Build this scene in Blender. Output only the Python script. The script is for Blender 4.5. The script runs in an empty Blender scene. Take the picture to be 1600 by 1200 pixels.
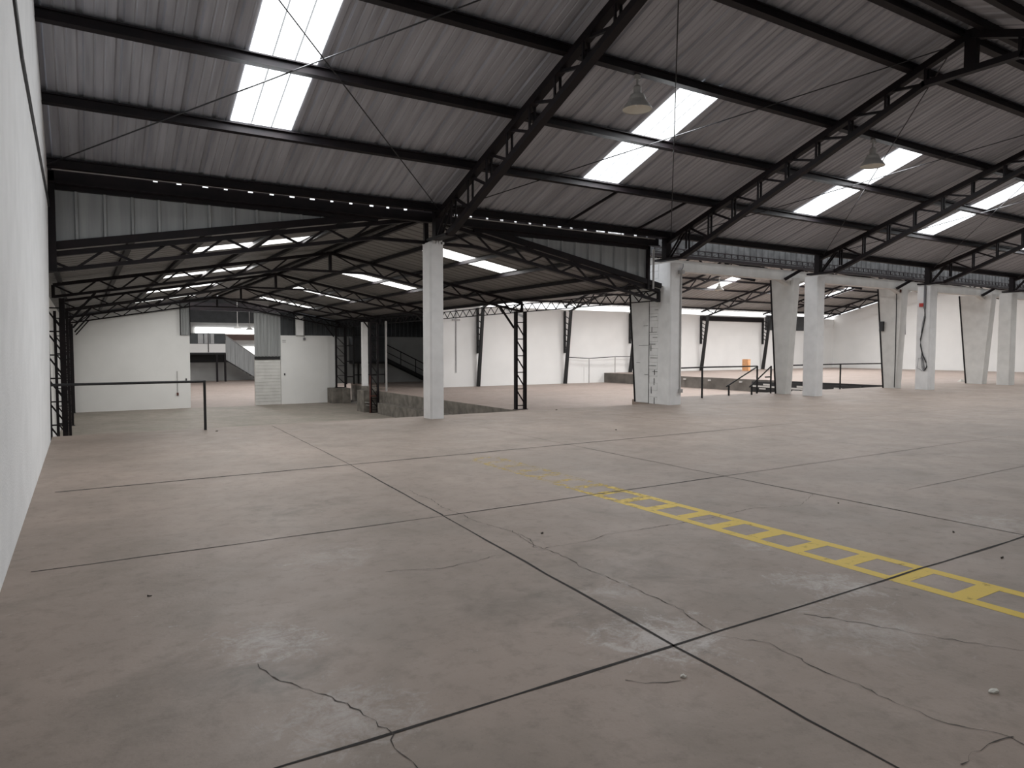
import bpy, math, random
from mathutils import Vector
random.seed(7)
S = bpy.context.scene
COL = S.collection
R = math.radians

# ------------------------------------------------------------------ camera
cd = bpy.data.cameras.new('camera'); cam = bpy.data.objects.new('camera', cd); COL.objects.link(cam)
cam.location = (0, 0, 1.6)
cam.rotation_euler = (R(90 - 2.86), 0, R(-31.75))
cd.sensor_fit = 'HORIZONTAL'; cd.sensor_width = 36; cd.lens = 36 * 1085 / 1600
cd.clip_start = 0.05; cd.clip_end = 400
S.camera = cam

# ------------------------------------------------------------------ world, exposure
w = bpy.data.worlds.new('overcast_sky'); S.world = w; w.use_nodes = True
bg = w.node_tree.nodes['Background']
bg.inputs[0].default_value = (0.93, 0.96, 1.0, 1); bg.inputs[1].default_value = 1.6
S.view_settings.view_transform = 'Standard'; S.view_settings.look = 'None'
S.view_settings.gamma = 1; S.view_settings.use_curve_mapping = False
S.view_settings.exposure = 0.0
S.cycles.sample_clamp_direct = 2.2      # keeps the edges of the very bright roof sheets clean
SKY_MAIN, SKY_GABLE, SKY_REAR, SKY_FAR, SKY_OPP = 26.0, 18.0, 46.0, 26.0, 6.5   # brightness of the daylit roof sheets; the last for added unseen ones

# ------------------------------------------------------------------ materials
def mat(name, col, rough=0.7, metal=0.0, var=0.0, scale=3.0, col2=None, bump=0.0, bscale=60.0, spec=0.5, detail=6.0, mapping=None):
    m = bpy.data.materials.new(name); m.use_nodes = True
    nt = m.node_tree; b = nt.nodes['Principled BSDF']
    b.inputs['Roughness'].default_value = rough; b.inputs['Metallic'].default_value = metal
    b.inputs['Specular IOR Level'].default_value = spec
    tc = nt.nodes.new('ShaderNodeTexCoord')
    nz = nt.nodes.new('ShaderNodeTexNoise'); nz.inputs['Scale'].default_value = scale; nz.inputs['Detail'].default_value = detail
    if mapping:
        mp = nt.nodes.new('ShaderNodeMapping'); mp.inputs['Scale'].default_value = mapping
        nt.links.new(tc.outputs['Object'], mp.inputs['Vector']); nt.links.new(mp.outputs['Vector'], nz.inputs['Vector'])
    else: nt.links.new(tc.outputs['Object'], nz.inputs['Vector'])
    rp = nt.nodes.new('ShaderNodeValToRGB')
    c2 = col2 or tuple(c * (1 - var) for c in col)
    rp.color_ramp.elements[0].position = 0.35; rp.color_ramp.elements[1].position = 0.65
    rp.color_ramp.elements[0].color = (*c2, 1); rp.color_ramp.elements[1].color = (*col, 1)
    nt.links.new(nz.outputs['Fac'], rp.inputs['Fac']); nt.links.new(rp.outputs['Color'], b.inputs['Base Color'])
    if bump:
        n2 = nt.nodes.new('ShaderNodeTexNoise'); n2.inputs['Scale'].default_value = bscale; n2.inputs['Detail'].default_value = 4
        bp = nt.nodes.new('ShaderNodeBump'); bp.inputs['Strength'].default_value = bump; bp.inputs['Distance'].default_value = 0.01
        nt.links.new(tc.outputs['Object'], n2.inputs['Vector']); nt.links.new(n2.outputs['Fac'], bp.inputs['Height'])
        nt.links.new(bp.outputs['Normal'], b.inputs['Normal'])
    return m

def emit(name, col, st):
    m = bpy.data.materials.new(name); m.use_nodes = True; nt = m.node_tree
    nt.nodes.remove(nt.nodes['Principled BSDF'])
    e = nt.nodes.new('ShaderNodeEmission'); e.inputs[0].default_value = (*col, 1); e.inputs[1].default_value = st
    nt.links.new(e.outputs[0], nt.nodes['Material Output'].inputs[0])
    return m

M = {}
M['steel'] = mat('dark_painted_steel', (.0075, .0062, .0078), .6, 0, .4, 4, (.013, .009, .0105), spec=.22)
M['steel_red'] = mat('dark_primer_steel', (.022, .014, .016), .55, 0, .4, 4, spec=.3)
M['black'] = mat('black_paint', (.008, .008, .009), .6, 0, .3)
M['sheet'] = mat('galvanised_roof_sheet', (.41, .415, .45), .5, .25, .30, 1.2, mapping=(7, .35, 1))
M['sheet_old'] = mat('weathered_roof_sheet', (.20, .19, .185), .55, .2, .25, 1.0, mapping=(.5, 3, 1))
M['sheet_rear'] = mat('rear_roof_sheet', (.34, .325, .315), .55, .2, .25, 1.0, mapping=(4, .4, 1))
M['sheet_strip'] = mat('grimy_cladding_strip', (.13, .13, .13), .6, .1, .5, 3)
M['sheet_grey'] = mat('grey_cladding_sheet', (.33, .34, .34), .5, .2, .2, 1.5, mapping=(6, 6, .4))
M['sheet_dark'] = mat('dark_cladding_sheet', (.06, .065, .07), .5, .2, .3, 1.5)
M['wall'] = mat('white_plaster', (.86, .865, .87), .85, 0, .07, 2.2, bump=.35, bscale=45)
M['wall_far'] = mat('white_painted_block', (.82, .815, .80), .85, 0, .05, .7, bump=.1, bscale=20)
M['wall_shade'] = mat('grey_and_shaded_plaster', (.38, .38, .37), .9, 0, .15, .8)  # grey wall; on the stair corner it puts shade into white plaster
M['column'] = mat('white_painted_concrete', (.80, .795, .79), .75, 0, .10, 3.0, bump=.15, bscale=30)
M['column_grey'] = mat('soiled_white_concrete', (.68, .67, .645), .8, 0, .12, 2.5, bump=.1, bscale=30)
M['mortar'] = mat('mortar_crack', (.10, .095, .09), .95, 0, .3)
M['concrete'] = mat('rough_concrete', (.21, .19, .165), .9, 0, .45, 2.5, bump=.6, bscale=25)
M['concrete_dark'] = mat('stained_concrete', (.15, .135, .12), .9, 0, .4, 1.5, bump=.4, bscale=25)
M['pipe'] = mat('grey_conduit', (.42, .41, .40), .5, .2, .15)
M['cable'] = mat('black_cable', (.012, .012, .014), .5)
M['cable_grey'] = mat('grey_cable', (.16, .16, .17), .5)
M['lamp'] = mat('enamel_lamp_shade', (.42, .41, .39), .45, .1, .12, 8)
M['lamp_in'] = mat('white_lamp_reflector', (.75, .72, .64), .5)
M['alu'] = mat('dull_aluminium', (.35, .35, .35), .4, .6, .1)
M['orange'] = mat('orange_board', (.80, .42, .20), .6, 0, .2, 6)
M['red'] = mat('red_plastic', (.42, .03, .02), .5)
M['redrust'] = mat('rust_red_paint', (.12, .035, .025), .7, 0, .4, 12)
M['paper'] = mat('crumpled_paper', (.62, .60, .55), .9)
M['leaf'] = mat('dry_leaf', (.05, .04, .03), .9)
M['hatch'] = mat('pale_metal_bar', (.45, .44, .42), .6)
M['brown'] = mat('brown_band', (.17, .12, .11), .8)
M['sky_main'] = emit('daylit_roof_sheet', (.95, .98, 1.0), SKY_MAIN)
M['sky_opp'] = emit('unseen_fill_roof_sheet', (.95, .98, 1.0), SKY_OPP)  # unseen skylights added for light, dimmed to balance foreground and left wall
M['sky_seam'] = emit('daylit_sheet_seam', (.93, .97, 1.0), .5)
M['sky_gable'] = emit('daylit_gable_sheet', (1, 1, .98), SKY_GABLE)
M['sky_rear'] = emit('daylit_rear_sheet', (1, 1, 1), SKY_REAR)
M['sky_far'] = emit('daylit_far_window', (1, 1, 1), SKY_FAR)
M['sky_strip'] = emit('daylit_wall_strip', (1, 1, 1), 5.0)

def floor_mat(name, cA, cB, cC, patches=(), darks=(), rough=.55):
    m = bpy.data.materials.new(name); m.use_nodes = True; nt = m.node_tree; b = nt.nodes['Principled BSDF']
    N = nt.nodes.new; L = nt.links.new
    tc = N('ShaderNodeTexCoord')
    def noise(sc, det=6, rough_=.55, dist=0):
        n = N('ShaderNodeTexNoise'); n.inputs['Scale'].default_value = sc; n.inputs['Detail'].default_value = det
        n.inputs['Roughness'].default_value = rough_; n.inputs['Distortion'].default_value = dist
        L(tc.outputs['Object'], n.inputs['Vector']); return n.outputs['Fac']
    def ramp(f, p0, p1):
        r = N('ShaderNodeMapRange'); r.inputs['From Min'].default_value = p0; r.inputs['From Max'].default_value = p1
        L(f, r.inputs['Value']); return r.outputs['Result']
    def mixc(f, a, bb):
        x = N('ShaderNodeMix'); x.data_type = 'RGBA'
        L(f, x.inputs[0])
        for i, v in ((6, a), (7, bb)):
            if isinstance(v, tuple): x.inputs[i].default_value = (*v, 1)
            else: L(v, x.inputs[i])
        return x.outputs[2]
    def math_(op, a, bb):
        x = N('ShaderNodeMath'); x.operation = op; x.use_clamp = True
        for i, v in ((0, a), (1, bb)):
            if isinstance(v, (int, float)): x.inputs[i].default_value = v
            else: L(v, x.inputs[i])
        return x.outputs[0]
    c = mixc(ramp(noise(.55, 5), .38, .62), cA, cB)
    c = mixc(math_('MULTIPLY', ramp(noise(1.3, 9, .62, .8), .48, .70), .6), c, cC)
    c = mixc(math_('MULTIPLY', ramp(noise(8, 10, .72), .5, .72), .45), c, tuple(v * .62 for v in cC))
    c = mixc(math_('MULTIPLY', ramp(noise(70, 3), .6, .75), .25), c, tuple(v * .55 for v in cC))
    def spot(x, y, r, k, colr, f):
        d = N('ShaderNodeVectorMath'); d.operation = 'DISTANCE'; d.inputs[1].default_value = (x, y, 0)
        L(tc.outputs['Object'], d.inputs[0])
        fall = N('ShaderNodeMapRange'); fall.inputs['From Min'].default_value = r; fall.inputs['From Max'].default_value = 0
        L(d.outputs['Value'], fall.inputs['Value'])
        s = N('ShaderNodeMath'); s.operation = 'MULTIPLY_ADD'; s.inputs[1].default_value = .55
        n15 = N('ShaderNodeMath'); n15.operation = 'MULTIPLY'; n15.inputs[1].default_value = 1.5; L(f, n15.inputs[0])
        L(fall.outputs['Result'], s.inputs[0]); L(n15.outputs[0], s.inputs[2])
        return math_('MULTIPLY', ramp(s.outputs[0], 1.02, 1.42), k)
    fw0 = noise(6, 10, .75, .8); fine = noise(38, 8, .75); fd = noise(2.6, 8, .65, .6)
    fwa = N('ShaderNodeMath'); fwa.operation = 'MULTIPLY_ADD'; fwa.inputs[1].default_value = .45; L(fine, fwa.inputs[0]); L(fw0, fwa.inputs[2])
    fwb = N('ShaderNodeMath'); fwb.operation = 'SUBTRACT'; L(fwa.outputs[0], fwb.inputs[0]); fwb.inputs[1].default_value = .22; fw = fwb.outputs[0]
    for (x, y, r, k) in darks: c = mixc(spot(x, y, r*1.25, k*.75, None, fd), c, tuple(v * .6 for v in cC))
    for (x, y, r, k) in patches: c = mixc(spot(x, y, r, k, None, fw), c, (.50, .46, .44))
    L(c, b.inputs['Base Color'])
    rr = N('ShaderNodeMapRange'); rr.inputs['To Min'].default_value = rough - .12; rr.inputs['To Max'].default_value = rough + .15
    L(noise(2.2, 6), rr.inputs['Value']); L(rr.outputs['Result'], b.inputs['Roughness'])
    bp = N('ShaderNodeBump'); bp.inputs['Strength'].default_value = .12; bp.inputs['Distance'].default_value = .01
    L(noise(35, 6), bp.inputs['Height']); L(bp.outputs['Normal'], b.inputs['Normal'])
    b.inputs['Specular IOR Level'].default_value = .35
    return m
WHITE = [(2.74, 2.72, .62, .8), (2.62, 2.9, .55, .7), (.82, 3.93, .5, .7), (.95, 3.75, .35, .5), (4.28, 2.8, .6, .7), (2.95, 3.48, .35, .5),
         (4.67, 3.74, .35, .4), (.95, 2.9, .6, .6), (3.75, 2.25, .7, .45), (1.6, 5.2, .6, .35), (7.2, 3.0, .7, .4)]
DARK = [(.42, 3.6, .7, .7), (.85, 3.55, .45, .9), (1.74, 6.88, .5, .7), (1.59, 7.3, .6, .6), (2.1, 3.61, .7, .7), (2.63, 3.15, .6, .7),
        (3.61, 3.62, .7, .7), (2.3, 7.3, .5, .5), (3.2, 4.0, .7, .5), (0.6, 1.8, .9, .5), (5.5, 9.6, .9, .3)]
M['floor'] = floor_mat('worn_concrete_floor', (.325, .257, .216), (.275, .220, .184), (.205, .170, .138), WHITE, DARK)
M['floor_yard'] = floor_mat('yard_concrete_floor', (.30, .26, .225), (.25, .225, .19), (.20, .185, .155), rough=.7)
M['floor_court'] = floor_mat('pinkish_concrete_floor', (.36, .285, .25), (.32, .26, .225), (.26, .215, .185), rough=.65)
M['crack'] = mat('floor_crack', (.075, .064, .056), .95, 0, .5, 6)
M['joint'] = mat('dark_floor_joint', (.035, .030, .028), .95, 0, .4, 10)

def yellow_mat():
    m = bpy.data.materials.new('worn_yellow_paint'); m.use_nodes = True; nt = m.node_tree; b = nt.nodes['Principled BSDF']
    N = nt.nodes.new; L = nt.links.new
    tc = N('ShaderNodeTexCoord')
    n = N('ShaderNodeTexNoise'); n.inputs['Scale'].default_value = 9; n.inputs['Detail'].default_value = 10; n.inputs['Roughness'].default_value = .7
    L(tc.outputs['Object'], n.inputs['Vector'])
    sx = N('ShaderNodeSeparateXYZ'); L(tc.outputs['Object'], sx.inputs[0])
    wear = N('ShaderNodeMapRange'); wear.inputs['From Min'].default_value = 4.9; wear.inputs['From Max'].default_value = 6.6
    wear.inputs['To Min'].default_value = -.06; wear.inputs['To Max'].default_value = .2
    L(sx.outputs['Y'], wear.inputs['Value'])
    ad = N('ShaderNodeMath'); L(n.outputs['Fac'], ad.inputs[0]); L(wear.outputs['Result'], ad.inputs[1])
    mr = N('ShaderNodeMapRange'); mr.inputs['From Min'].default_value = .52; mr.inputs['From Max'].default_value = .74
    L(ad.outputs[0], mr.inputs['Value'])
    rp = N('ShaderNodeValToRGB'); rp.color_ramp.elements[0].color = (.70, .47, .012, 1); rp.color_ramp.elements[1].color = (.58, .40, .035, 1)
    L(n.outputs['Fac'], rp.inputs['Fac']); L(rp.outputs['Color'], b.inputs['Base Color'])
    b.inputs['Roughness'].default_value = .55
    tr = N('ShaderNodeBsdfTransparent'); mx = N('ShaderNodeMixShader')
    L(mr.outputs['Result'], mx.inputs[0]); L(b.outputs[0], mx.inputs[1]); L(tr.outputs[0], mx.inputs[2])
    L(mx.outputs[0], nt.nodes['Material Output'].inputs[0])
    return m
M['yellow'] = yellow_mat()

# ------------------------------------------------------------------ mesh builder
class MB:
    def __init__(s): s.v = []; s.f = []; s.mi = []; s.cur = 0
    def add(s, vs, fs):
        o = len(s.v); s.v += [Vector(v) for v in vs]
        for f in fs: s.f.append([o + i for i in f]); s.mi.append(s.cur)
        return s
    def box(s, x0, x1, y0, y1, z0, z1):
        return s.add([(x0,y0,z0),(x1,y0,z0),(x1,y1,z0),(x0,y1,z0),(x0,y0,z1),(x1,y0,z1),(x1,y1,z1),(x0,y1,z1)],
                     [(0,3,2,1),(4,5,6,7),(0,1,5,4),(1,2,6,5),(2,3,7,6),(3,0,4,7)])
    def hexa(s, b, t):      # bottom four, top four corners
        return s.add(list(b) + list(t), [(0,3,2,1),(4,5,6,7),(0,1,5,4),(1,2,6,5),(2,3,7,6),(3,0,4,7)])
    def bar(s, p, q, w, h, side=(0,0,1)):   # rectangular bar; h measured across, in the plane of axis and side
        p, q = Vector(p), Vector(q); d = (q - p).normalized(); u = Vector(side); n = d.cross(u)
        if n.length < 1e-4: n = d.cross(Vector((1,0,0)))
        n.normalize(); u = n.cross(d).normalized(); a = n * w/2; b = u * h/2
        return s.hexa([p-a-b, p+a-b, p+a+b, p-a+b], [q-a-b, q+a-b, q+a+b, q-a+b])
    def tube(s, pts, r, n=8):
        pts = [Vector(p) for p in pts]; rings = []
        for i, p in enumerate(pts):
            d = (pts[min(i+1, len(pts)-1)] - pts[max(i-1, 0)]).normalized()
            a = d.cross(Vector((0,0,1)))
            if a.length < .05: a = d.cross(Vector((1,0,0)))
            a.normalize(); b = d.cross(a)
            rings.append([p + (a*math.cos(2*math.pi*k/n) + b*math.sin(2*math.pi*k/n))*r for k in range(n)])
        fs = [[k for k in range(n)][::-1], [(len(pts)-1)*n + k for k in range(n)]]
        for i in range(len(pts)-1):
            for k in range(n): fs.append([i*n+k, i*n+(k+1)%n, (i+1)*n+(k+1)%n, (i+1)*n+k])
        return s.add([v for r_ in rings for v in r_], fs)
    def lathe(s, c, prof, n=24):
        cx, cy, cz = c; vs = []; fs = []
        for (r, z) in prof:
            for k in range(n): vs.append((cx + r*math.cos(2*math.pi*k/n), cy + r*math.sin(2*math.pi*k/n), cz + z))
        for i in range(len(prof)-1):
            for k in range(n): fs.append((i*n+k, i*n+(k+1)%n, (i+1)*n+(k+1)%n, (i+1)*n+k))
        return s.add(vs, fs)
    def prism(s, poly, axis, a, b):     # polygon in the two other axes (in x,y,z order), extruded along axis
        def mk(p, t):
            l = list(p); l.insert(axis, t); return tuple(l)
        n = len(poly); vs = [mk(p, a) for p in poly] + [mk(p, b) for p in poly]
        return s.add(vs, [list(range(n))[::-1], list(range(n, 2*n))] + [(i, (i+1)%n, n+(i+1)%n, n+i) for i in range(n)])
    def ribbon(s, pts, w, z):           # flat polyline strip lying on a floor
        pts = [Vector((p[0], p[1], z)) for p in pts]; vs = []; fs = []
        for i, p in enumerate(pts):
            d = pts[min(i+1, len(pts)-1)] - pts[max(i-1, 0)]; n = Vector((-d.y, d.x, 0)).normalized()
            ww = w if not callable(w) else w(i/(len(pts)-1))
            vs += [p - n*ww/2, p + n*ww/2]
        for i in range(len(pts)-1): fs.append((2*i, 2*i+2, 2*i+3, 2*i+1))
        return s.add(vs, fs)

ORG = {}
def obj(name, mb, mats, parent=None, org=None):
    if not isinstance(mats, (list, tuple)): mats = [mats]
    if parent is not None: o_ = ORG[parent.name]
    elif org is not None: o_ = Vector(org)
    else:
        xs = [v.x for v in mb.v]; ys = [v.y for v in mb.v]; zs = [v.z for v in mb.v]
        o_ = Vector(((min(xs)+max(xs))/2, (min(ys)+max(ys))/2, min(zs)))
    me = bpy.data.meshes.new(name)
    me.from_pydata([tuple(v - o_) for v in mb.v], [], mb.f); 
    for m in mats: me.materials.append(M[m])
    if len(mats) > 1: me.polygons.foreach_set('material_index', mb.mi)
    me.update()
    ob = bpy.data.objects.new(name, me); COL.objects.link(ob)
    if parent is not None: ob.parent = parent
    else: ob.location = o_
    ORG[ob.name] = o_
    return ob
def tag(o, label, cat, group=None):
    o['label'] = label; o['category'] = cat; o['kind'] = 'thing'
    if group: o['group'] = group
    return o
def thing(name, label, cat, loc, group=None):
    o = bpy.data.objects.new(name, None); COL.objects.link(o); o.location = loc; o.empty_display_size = .2
    ORG[o.name] = Vector(loc); return tag(o, label, cat, group)
def struct(name, mb, mats, org=(0,0,0)):
    o = obj(name, mb, mats, None, org); o['kind'] = 'structure'; return o
def smooth(o):
    o.data.polygons.foreach_set('use_smooth', [True]*len(o.data.polygons)); return o
ORD = ['first', 'second', 'third', 'fourth', 'fifth', 'sixth', 'seventh', 'eighth', 'ninth', 'tenth', 'eleventh']

def corrugated(mb, P, us, vs, holes=(), pitch=.42, rib=.10, h=.03, minor=0):
    """ribs run along v; P(u, v, off) gives the point; holes are (u0,u1,v0,v1) left open"""
    u0, u1 = us; cuts = set()
    prof = [(u0, 0)]; u = u0 + pitch - rib
    while u + rib < u1:
        fl = pitch - rib
        for q in ((.33, .67) if minor else ()):
            c_ = u - fl*(1-q); prof += [(c_-.018, 0), (c_-.006, minor), (c_+.006, minor), (c_+.018, 0)]
        prof += [(u, 0), (u + rib*.25, h), (u + rib*.75, h), (u + rib, 0)]; u += pitch
    prof.append((u1, 0))
    for hh in holes: cuts |= {hh[0], hh[1]}
    pts = list(prof)
    for c in cuts:
        for (a, b) in zip(prof, prof[1:]):
            if a[0] < c < b[0]:
                pts.append((c, a[1] + (b[1]-a[1])*(c-a[0])/(b[0]-a[0])))
    pts.sort()
    vv = sorted(set(list(vs) + [hh[2] for hh in holes] + [hh[3] for hh in holes]))
    for a, b in zip(pts, pts[1:]):
        if b[0] - a[0] < 1e-6: continue
        um = (a[0]+b[0])/2
        for v0, v1 in zip(vv, vv[1:]):
            vm = (v0+v1)/2
            if any(hh[0] < um < hh[1] and hh[2] < vm < hh[3] for hh in holes): continue
            mb.add([P(a[0], v0, a[1]), P(b[0], v0, b[1]), P(b[0], v1, b[1]), P(a[0], v1, a[1])], [(0,1,2,3)])
    return mb

# ------------------------------------------------------------------ layout numbers (metres)
EY, EZ, SL, RY = 14.25, 4.75, .355, 6.6           # main hall: eave line, slope, ridge
XL, XR = -.5, 56.0
TX = [6.9, 13.95, 20.8, 27.6, 34.4]                # main trusses
SKX = [2.22, 9.66, 17.05, 23.4, 30.4, 37.2, 44.0]  # skylight west edges
def mz(y): return EZ + SL*(EY - y) if y >= RY else EZ + SL*(EY - (2*RY - y))
GX, GZ, GS = 6.8, 4.80, .185                       # gable hall over the yard
GL, GR = -.85, 14.1
def gz(x): return GZ - GS*abs(x - GX)
GTY = [14.75, 22.0, 29.3, 36.6, 43.75]
YZ, CZ = -1.8, -.65                                # yard and court levels
FY = 37.0                                          # far wall of the court
SE, SE2 = 15.2, 16.9                               # edges of the raised floor
PX = 30.3                                          # face of the raised platform
RZ, RS, RRY = 4.45, .26, 26.5                      # rear hall roof
def rz(y): return RZ + RS*(FY - y) if y >= RRY else RZ + RS*(FY - (2*RRY - y))

# ------------------------------------------------------------------ floors
f = MB()
f.box(XL, 14.27, -1.5, SE, YZ-.3, 0); f.box(14.27, 15.0, -1.5, 16.0, YZ-.3, 0); f.box(15.0, XR, -1.5, SE2, YZ-.3, 0)
f.cur = 1
def jit(a, b, n, k): 
    return [(a[0]+(b[0]-a[0])*i/n + random.uniform(-k, k), a[1]+(b[1]-a[1])*i/n + random.uniform(-k, k)) for i in range(n+1)]
def joint(a, b, wd, k=.006, n=None):
    n = n or max(8, int(math.hypot(b[0]-a[0], b[1]-a[1])*3)); ws = [wd*random.uniform(.55, 1.35) for _ in range(n+1)]
    f.ribbon(jit(a, b, n, k), lambda t: ws[int(t*n+.5)], .002)
joint((-.3, 9.25), (5.6, 9.37), .036); joint((5.6, 9.37), (12, 9.48), .024); joint((12, 9.5), (22, 9.6), .010)
joint((-.35, 6.0), (2.9, 5.96), .012); joint((2.9, 5.96), (6.85, 5.99), .020); joint((6.85, 5.99), (14.5, 6.05), .008)
joint((-.4, 2.66), (2.68, 2.67), .018); joint((2.68, 2.67), (9, 2.69), .020)
joint((2.55, .4), (2.68, 2.67), .018); joint((2.68, 2.67), (2.92, 6.0), .017); joint((2.92, 6.0), (3.13, 9.35), .016); joint((3.13, 9.35), (3.35, 15.0), .011)
joint((6.95, 1.0), (6.87, 2.7), .016); joint((6.87, 2.7), (6.86, 6.0), .016); joint((6.86, 6.0), (6.92, 9.4), .012); joint((6.92, 9.4), (7.0, 14), .008)
joint((11.0, 2.7), (11.1, 14.5), .007); joint((15.2, 4), (15.3, 15), .007); joint((2.9, 12.9), (30, 13.3), .006); joint((8, 4.3), (30, 4.6), .006)
for cr in [[(3.13,7.27),(3.09,6.92),(3.14,6.7),(3.07,6.32),(3.09,5.92),(3.08,5.6),(3.18,5.14),(3.1,4.67),(3.12,4.55),(3.13,4.22),(3.08,4.03),(3.1,3.77),(3.09,3.58)],
           [(3.19,5.06),(3.16,4.79),(3.07,4.62),(3.12,4.55),(3.57,4.54),(3.83,4.61),(4.39,4.57),(5.11,4.55),(5.66,4.62),(6.22,4.44),(6.84,4.72)],
           [(.71,3.61),(.76,3.42),(.86,3.21),(.92,3.13),(1.0,2.91),(1.05,2.66),(1.03,2.55),(1.05,2.39),(1.1,2.25)],
           [(2.97,2.66),(3.14,2.42),(3.1,2.09),(3.11,1.89),(3.09,1.69),(3.11,1.48),(3.22,1.29),(3.2,1.23)],
           [(1.81,4.68),(2.2,4.53),(2.47,4.54),(2.69,4.59)], [(3.11,3.6),(3.1,3.05),(3.0,2.69)],
           [(3.68,2.57),(3.84,2.3),(3.95,2.07),(4.09,1.83),(4.21,1.64)], [(3.23,1.29),(3.05,1.32),(2.84,1.3)],
           [(2.2,2.5),(2.25,2.42),(2.42,2.36)]]:
    pts = []
    for a, b in zip(cr, cr[1:]):
        n = max(2, int(math.hypot(b[0]-a[0], b[1]-a[1])/.04))
        pts += [(a[0]+(b[0]-a[0])*i/n + random.uniform(-.012, .012), a[1]+(b[1]-a[1])*i/n + random.uniform(-.012, .012)) for i in range(n)]
    pts.append(cr[-1])
    ws = [random.uniform(.0015, .0075)*random.choice((.4, 1, 1)) for _ in pts]; f.cur = 2
    f.ribbon(pts, lambda t: ws[int(t*(len(pts)-1)+.5)], .0025)
struct('floor', f, ['floor', 'joint', 'crack'])
f = MB(); f.box(GL-.2, 13.6, SE, 43.9, YZ-.3, YZ); f.box(13.6, 15.2, FY, 45, YZ-.3, YZ); struct('floor_yard', f, 'floor_yard')
f = MB(); f.box(-4, 30, 43.9, 92, YZ-.3, YZ); struct('floor_back', f, 'floor_court')
f = MB()
f.box(13.6, PX, SE2, FY, YZ-.3, CZ); f.box(13.6, 14.27, SE, SE2, YZ-.3, CZ); f.box(14.27, 15.0, 16.0, SE2, YZ-.3, CZ); f.box(15.2, 21.5, FY, 45, CZ-.1, CZ)
f.cur = 1
f.box(13.575, 13.6, SE, FY-.9, YZ, CZ-.004); f.box(15.22, 21.5, FY, 45, YZ-.3, CZ-.1)
struct('floor_court', f, ['floor_court', 'concrete'])
f = MB(); f.box(PX+.02, XR, SE2, FY, CZ-.3, 0)
f.cur = 1; f.box(PX, PX+.02, 22.6, FY, CZ, -.004)
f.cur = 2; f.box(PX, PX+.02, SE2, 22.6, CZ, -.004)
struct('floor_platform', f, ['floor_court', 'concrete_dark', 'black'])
f = MB(); f.box(13.2, 13.57, 16.2, 34.8, YZ, -1.22); o = struct('trim_1', f, 'concrete')

# ------------------------------------------------------------------ walls
f = MB()   # the plaster leans in slightly towards the top
ws = [(-1.5, YZ), (14.43, YZ), (14.43, mz(EY)-.1), (RY, mz(RY)-.02), (-1.5, mz(-1.05)-.1)]
lean = lambda z: XL + .017*max(z, 0)
f.add([(XL-.25, y, z) for y, z in ws] + [(XL, -1.5, 0), (XL, 14.43, 0)] + [(lean(z), y, z) for y, z in ws[2:]] + [(XL, -1.5, YZ), (XL, 14.43, YZ)],
      [(4,3,2,1,0), (5,6,7,8,9), (10,11,6,5), (1,2,7,6,11), (2,3,8,7), (3,4,9,8), (0,10,5,9,4), (0,1,11,10)])
struct('wall_left', f, 'wall')
f = MB(); f.box(XL, XR, -1.7, -1.5, 0, 4.75); struct('wall_front', f, 'wall_far')  # unseen wall behind the camera, put in to keep the foreground dark
f = MB(); f.prism([(-1.5, 0), (FY, 0), (FY, rz(FY)), (RRY, rz(RRY)), (16.1, rz(16.1)), (15.5, EZ-.35), (EY, mz(EY)-.03), (RY, mz(RY)-.03), (-1.05, mz(-1.05)-.03), (-1.5, 4.6)], 0, XR, XR+.25)
struct('wall_right', f, 'wall_far')
f = MB(); f.box(GL-.25, GL, 14.45, 44.2, YZ, gz(GL)-.1); struct('wall_yard', f, 'wall_far')
f = MB(); f.prism([(GL, YZ), (5.30, YZ), (5.32, 2.41), (4.86, 2.41), (4.86, gz(4.86)-.14), (GL, gz(GL)-.14)], 1, 44.0, 44.25); struct('wall_back_left', f, 'wall_far')
f = MB(); f.prism([(10.45, YZ), (13.9, YZ), (13.9, 2.46), (10.45, 2.46)], 1, 44.0, 44.25); struct('wall_back_middle', f, 'wall_far')
f = MB()
for z in range(14):   # painted brick courses
    f.box(8.92, 10.44, 44.12 - (.012 if z % 2 else 0), 44.3, YZ + z*.2, YZ + z*.2 + .19)
struct('wall_back_brick', f, 'column_grey')
f = MB(); f.box(13.9, 21.5, 44.8, 45.0, CZ, 2.45); struct('wall_back_shade', f, 'wall_shade')  # white wall coloured grey to stand for the corner's shade
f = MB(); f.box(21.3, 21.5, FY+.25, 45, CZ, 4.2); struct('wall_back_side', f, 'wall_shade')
f = MB(); f.box(17.3, XR, FY, FY+.25, CZ-.1, 4.2)
struct('wall_far', f, 'wall_far')
# daylit strip above the far wall
f = MB(); f.box(17.3, XR, FY+.06, FY+.1, 4.2, 4.6); struct('window_1', f, 'sky_strip')

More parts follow.
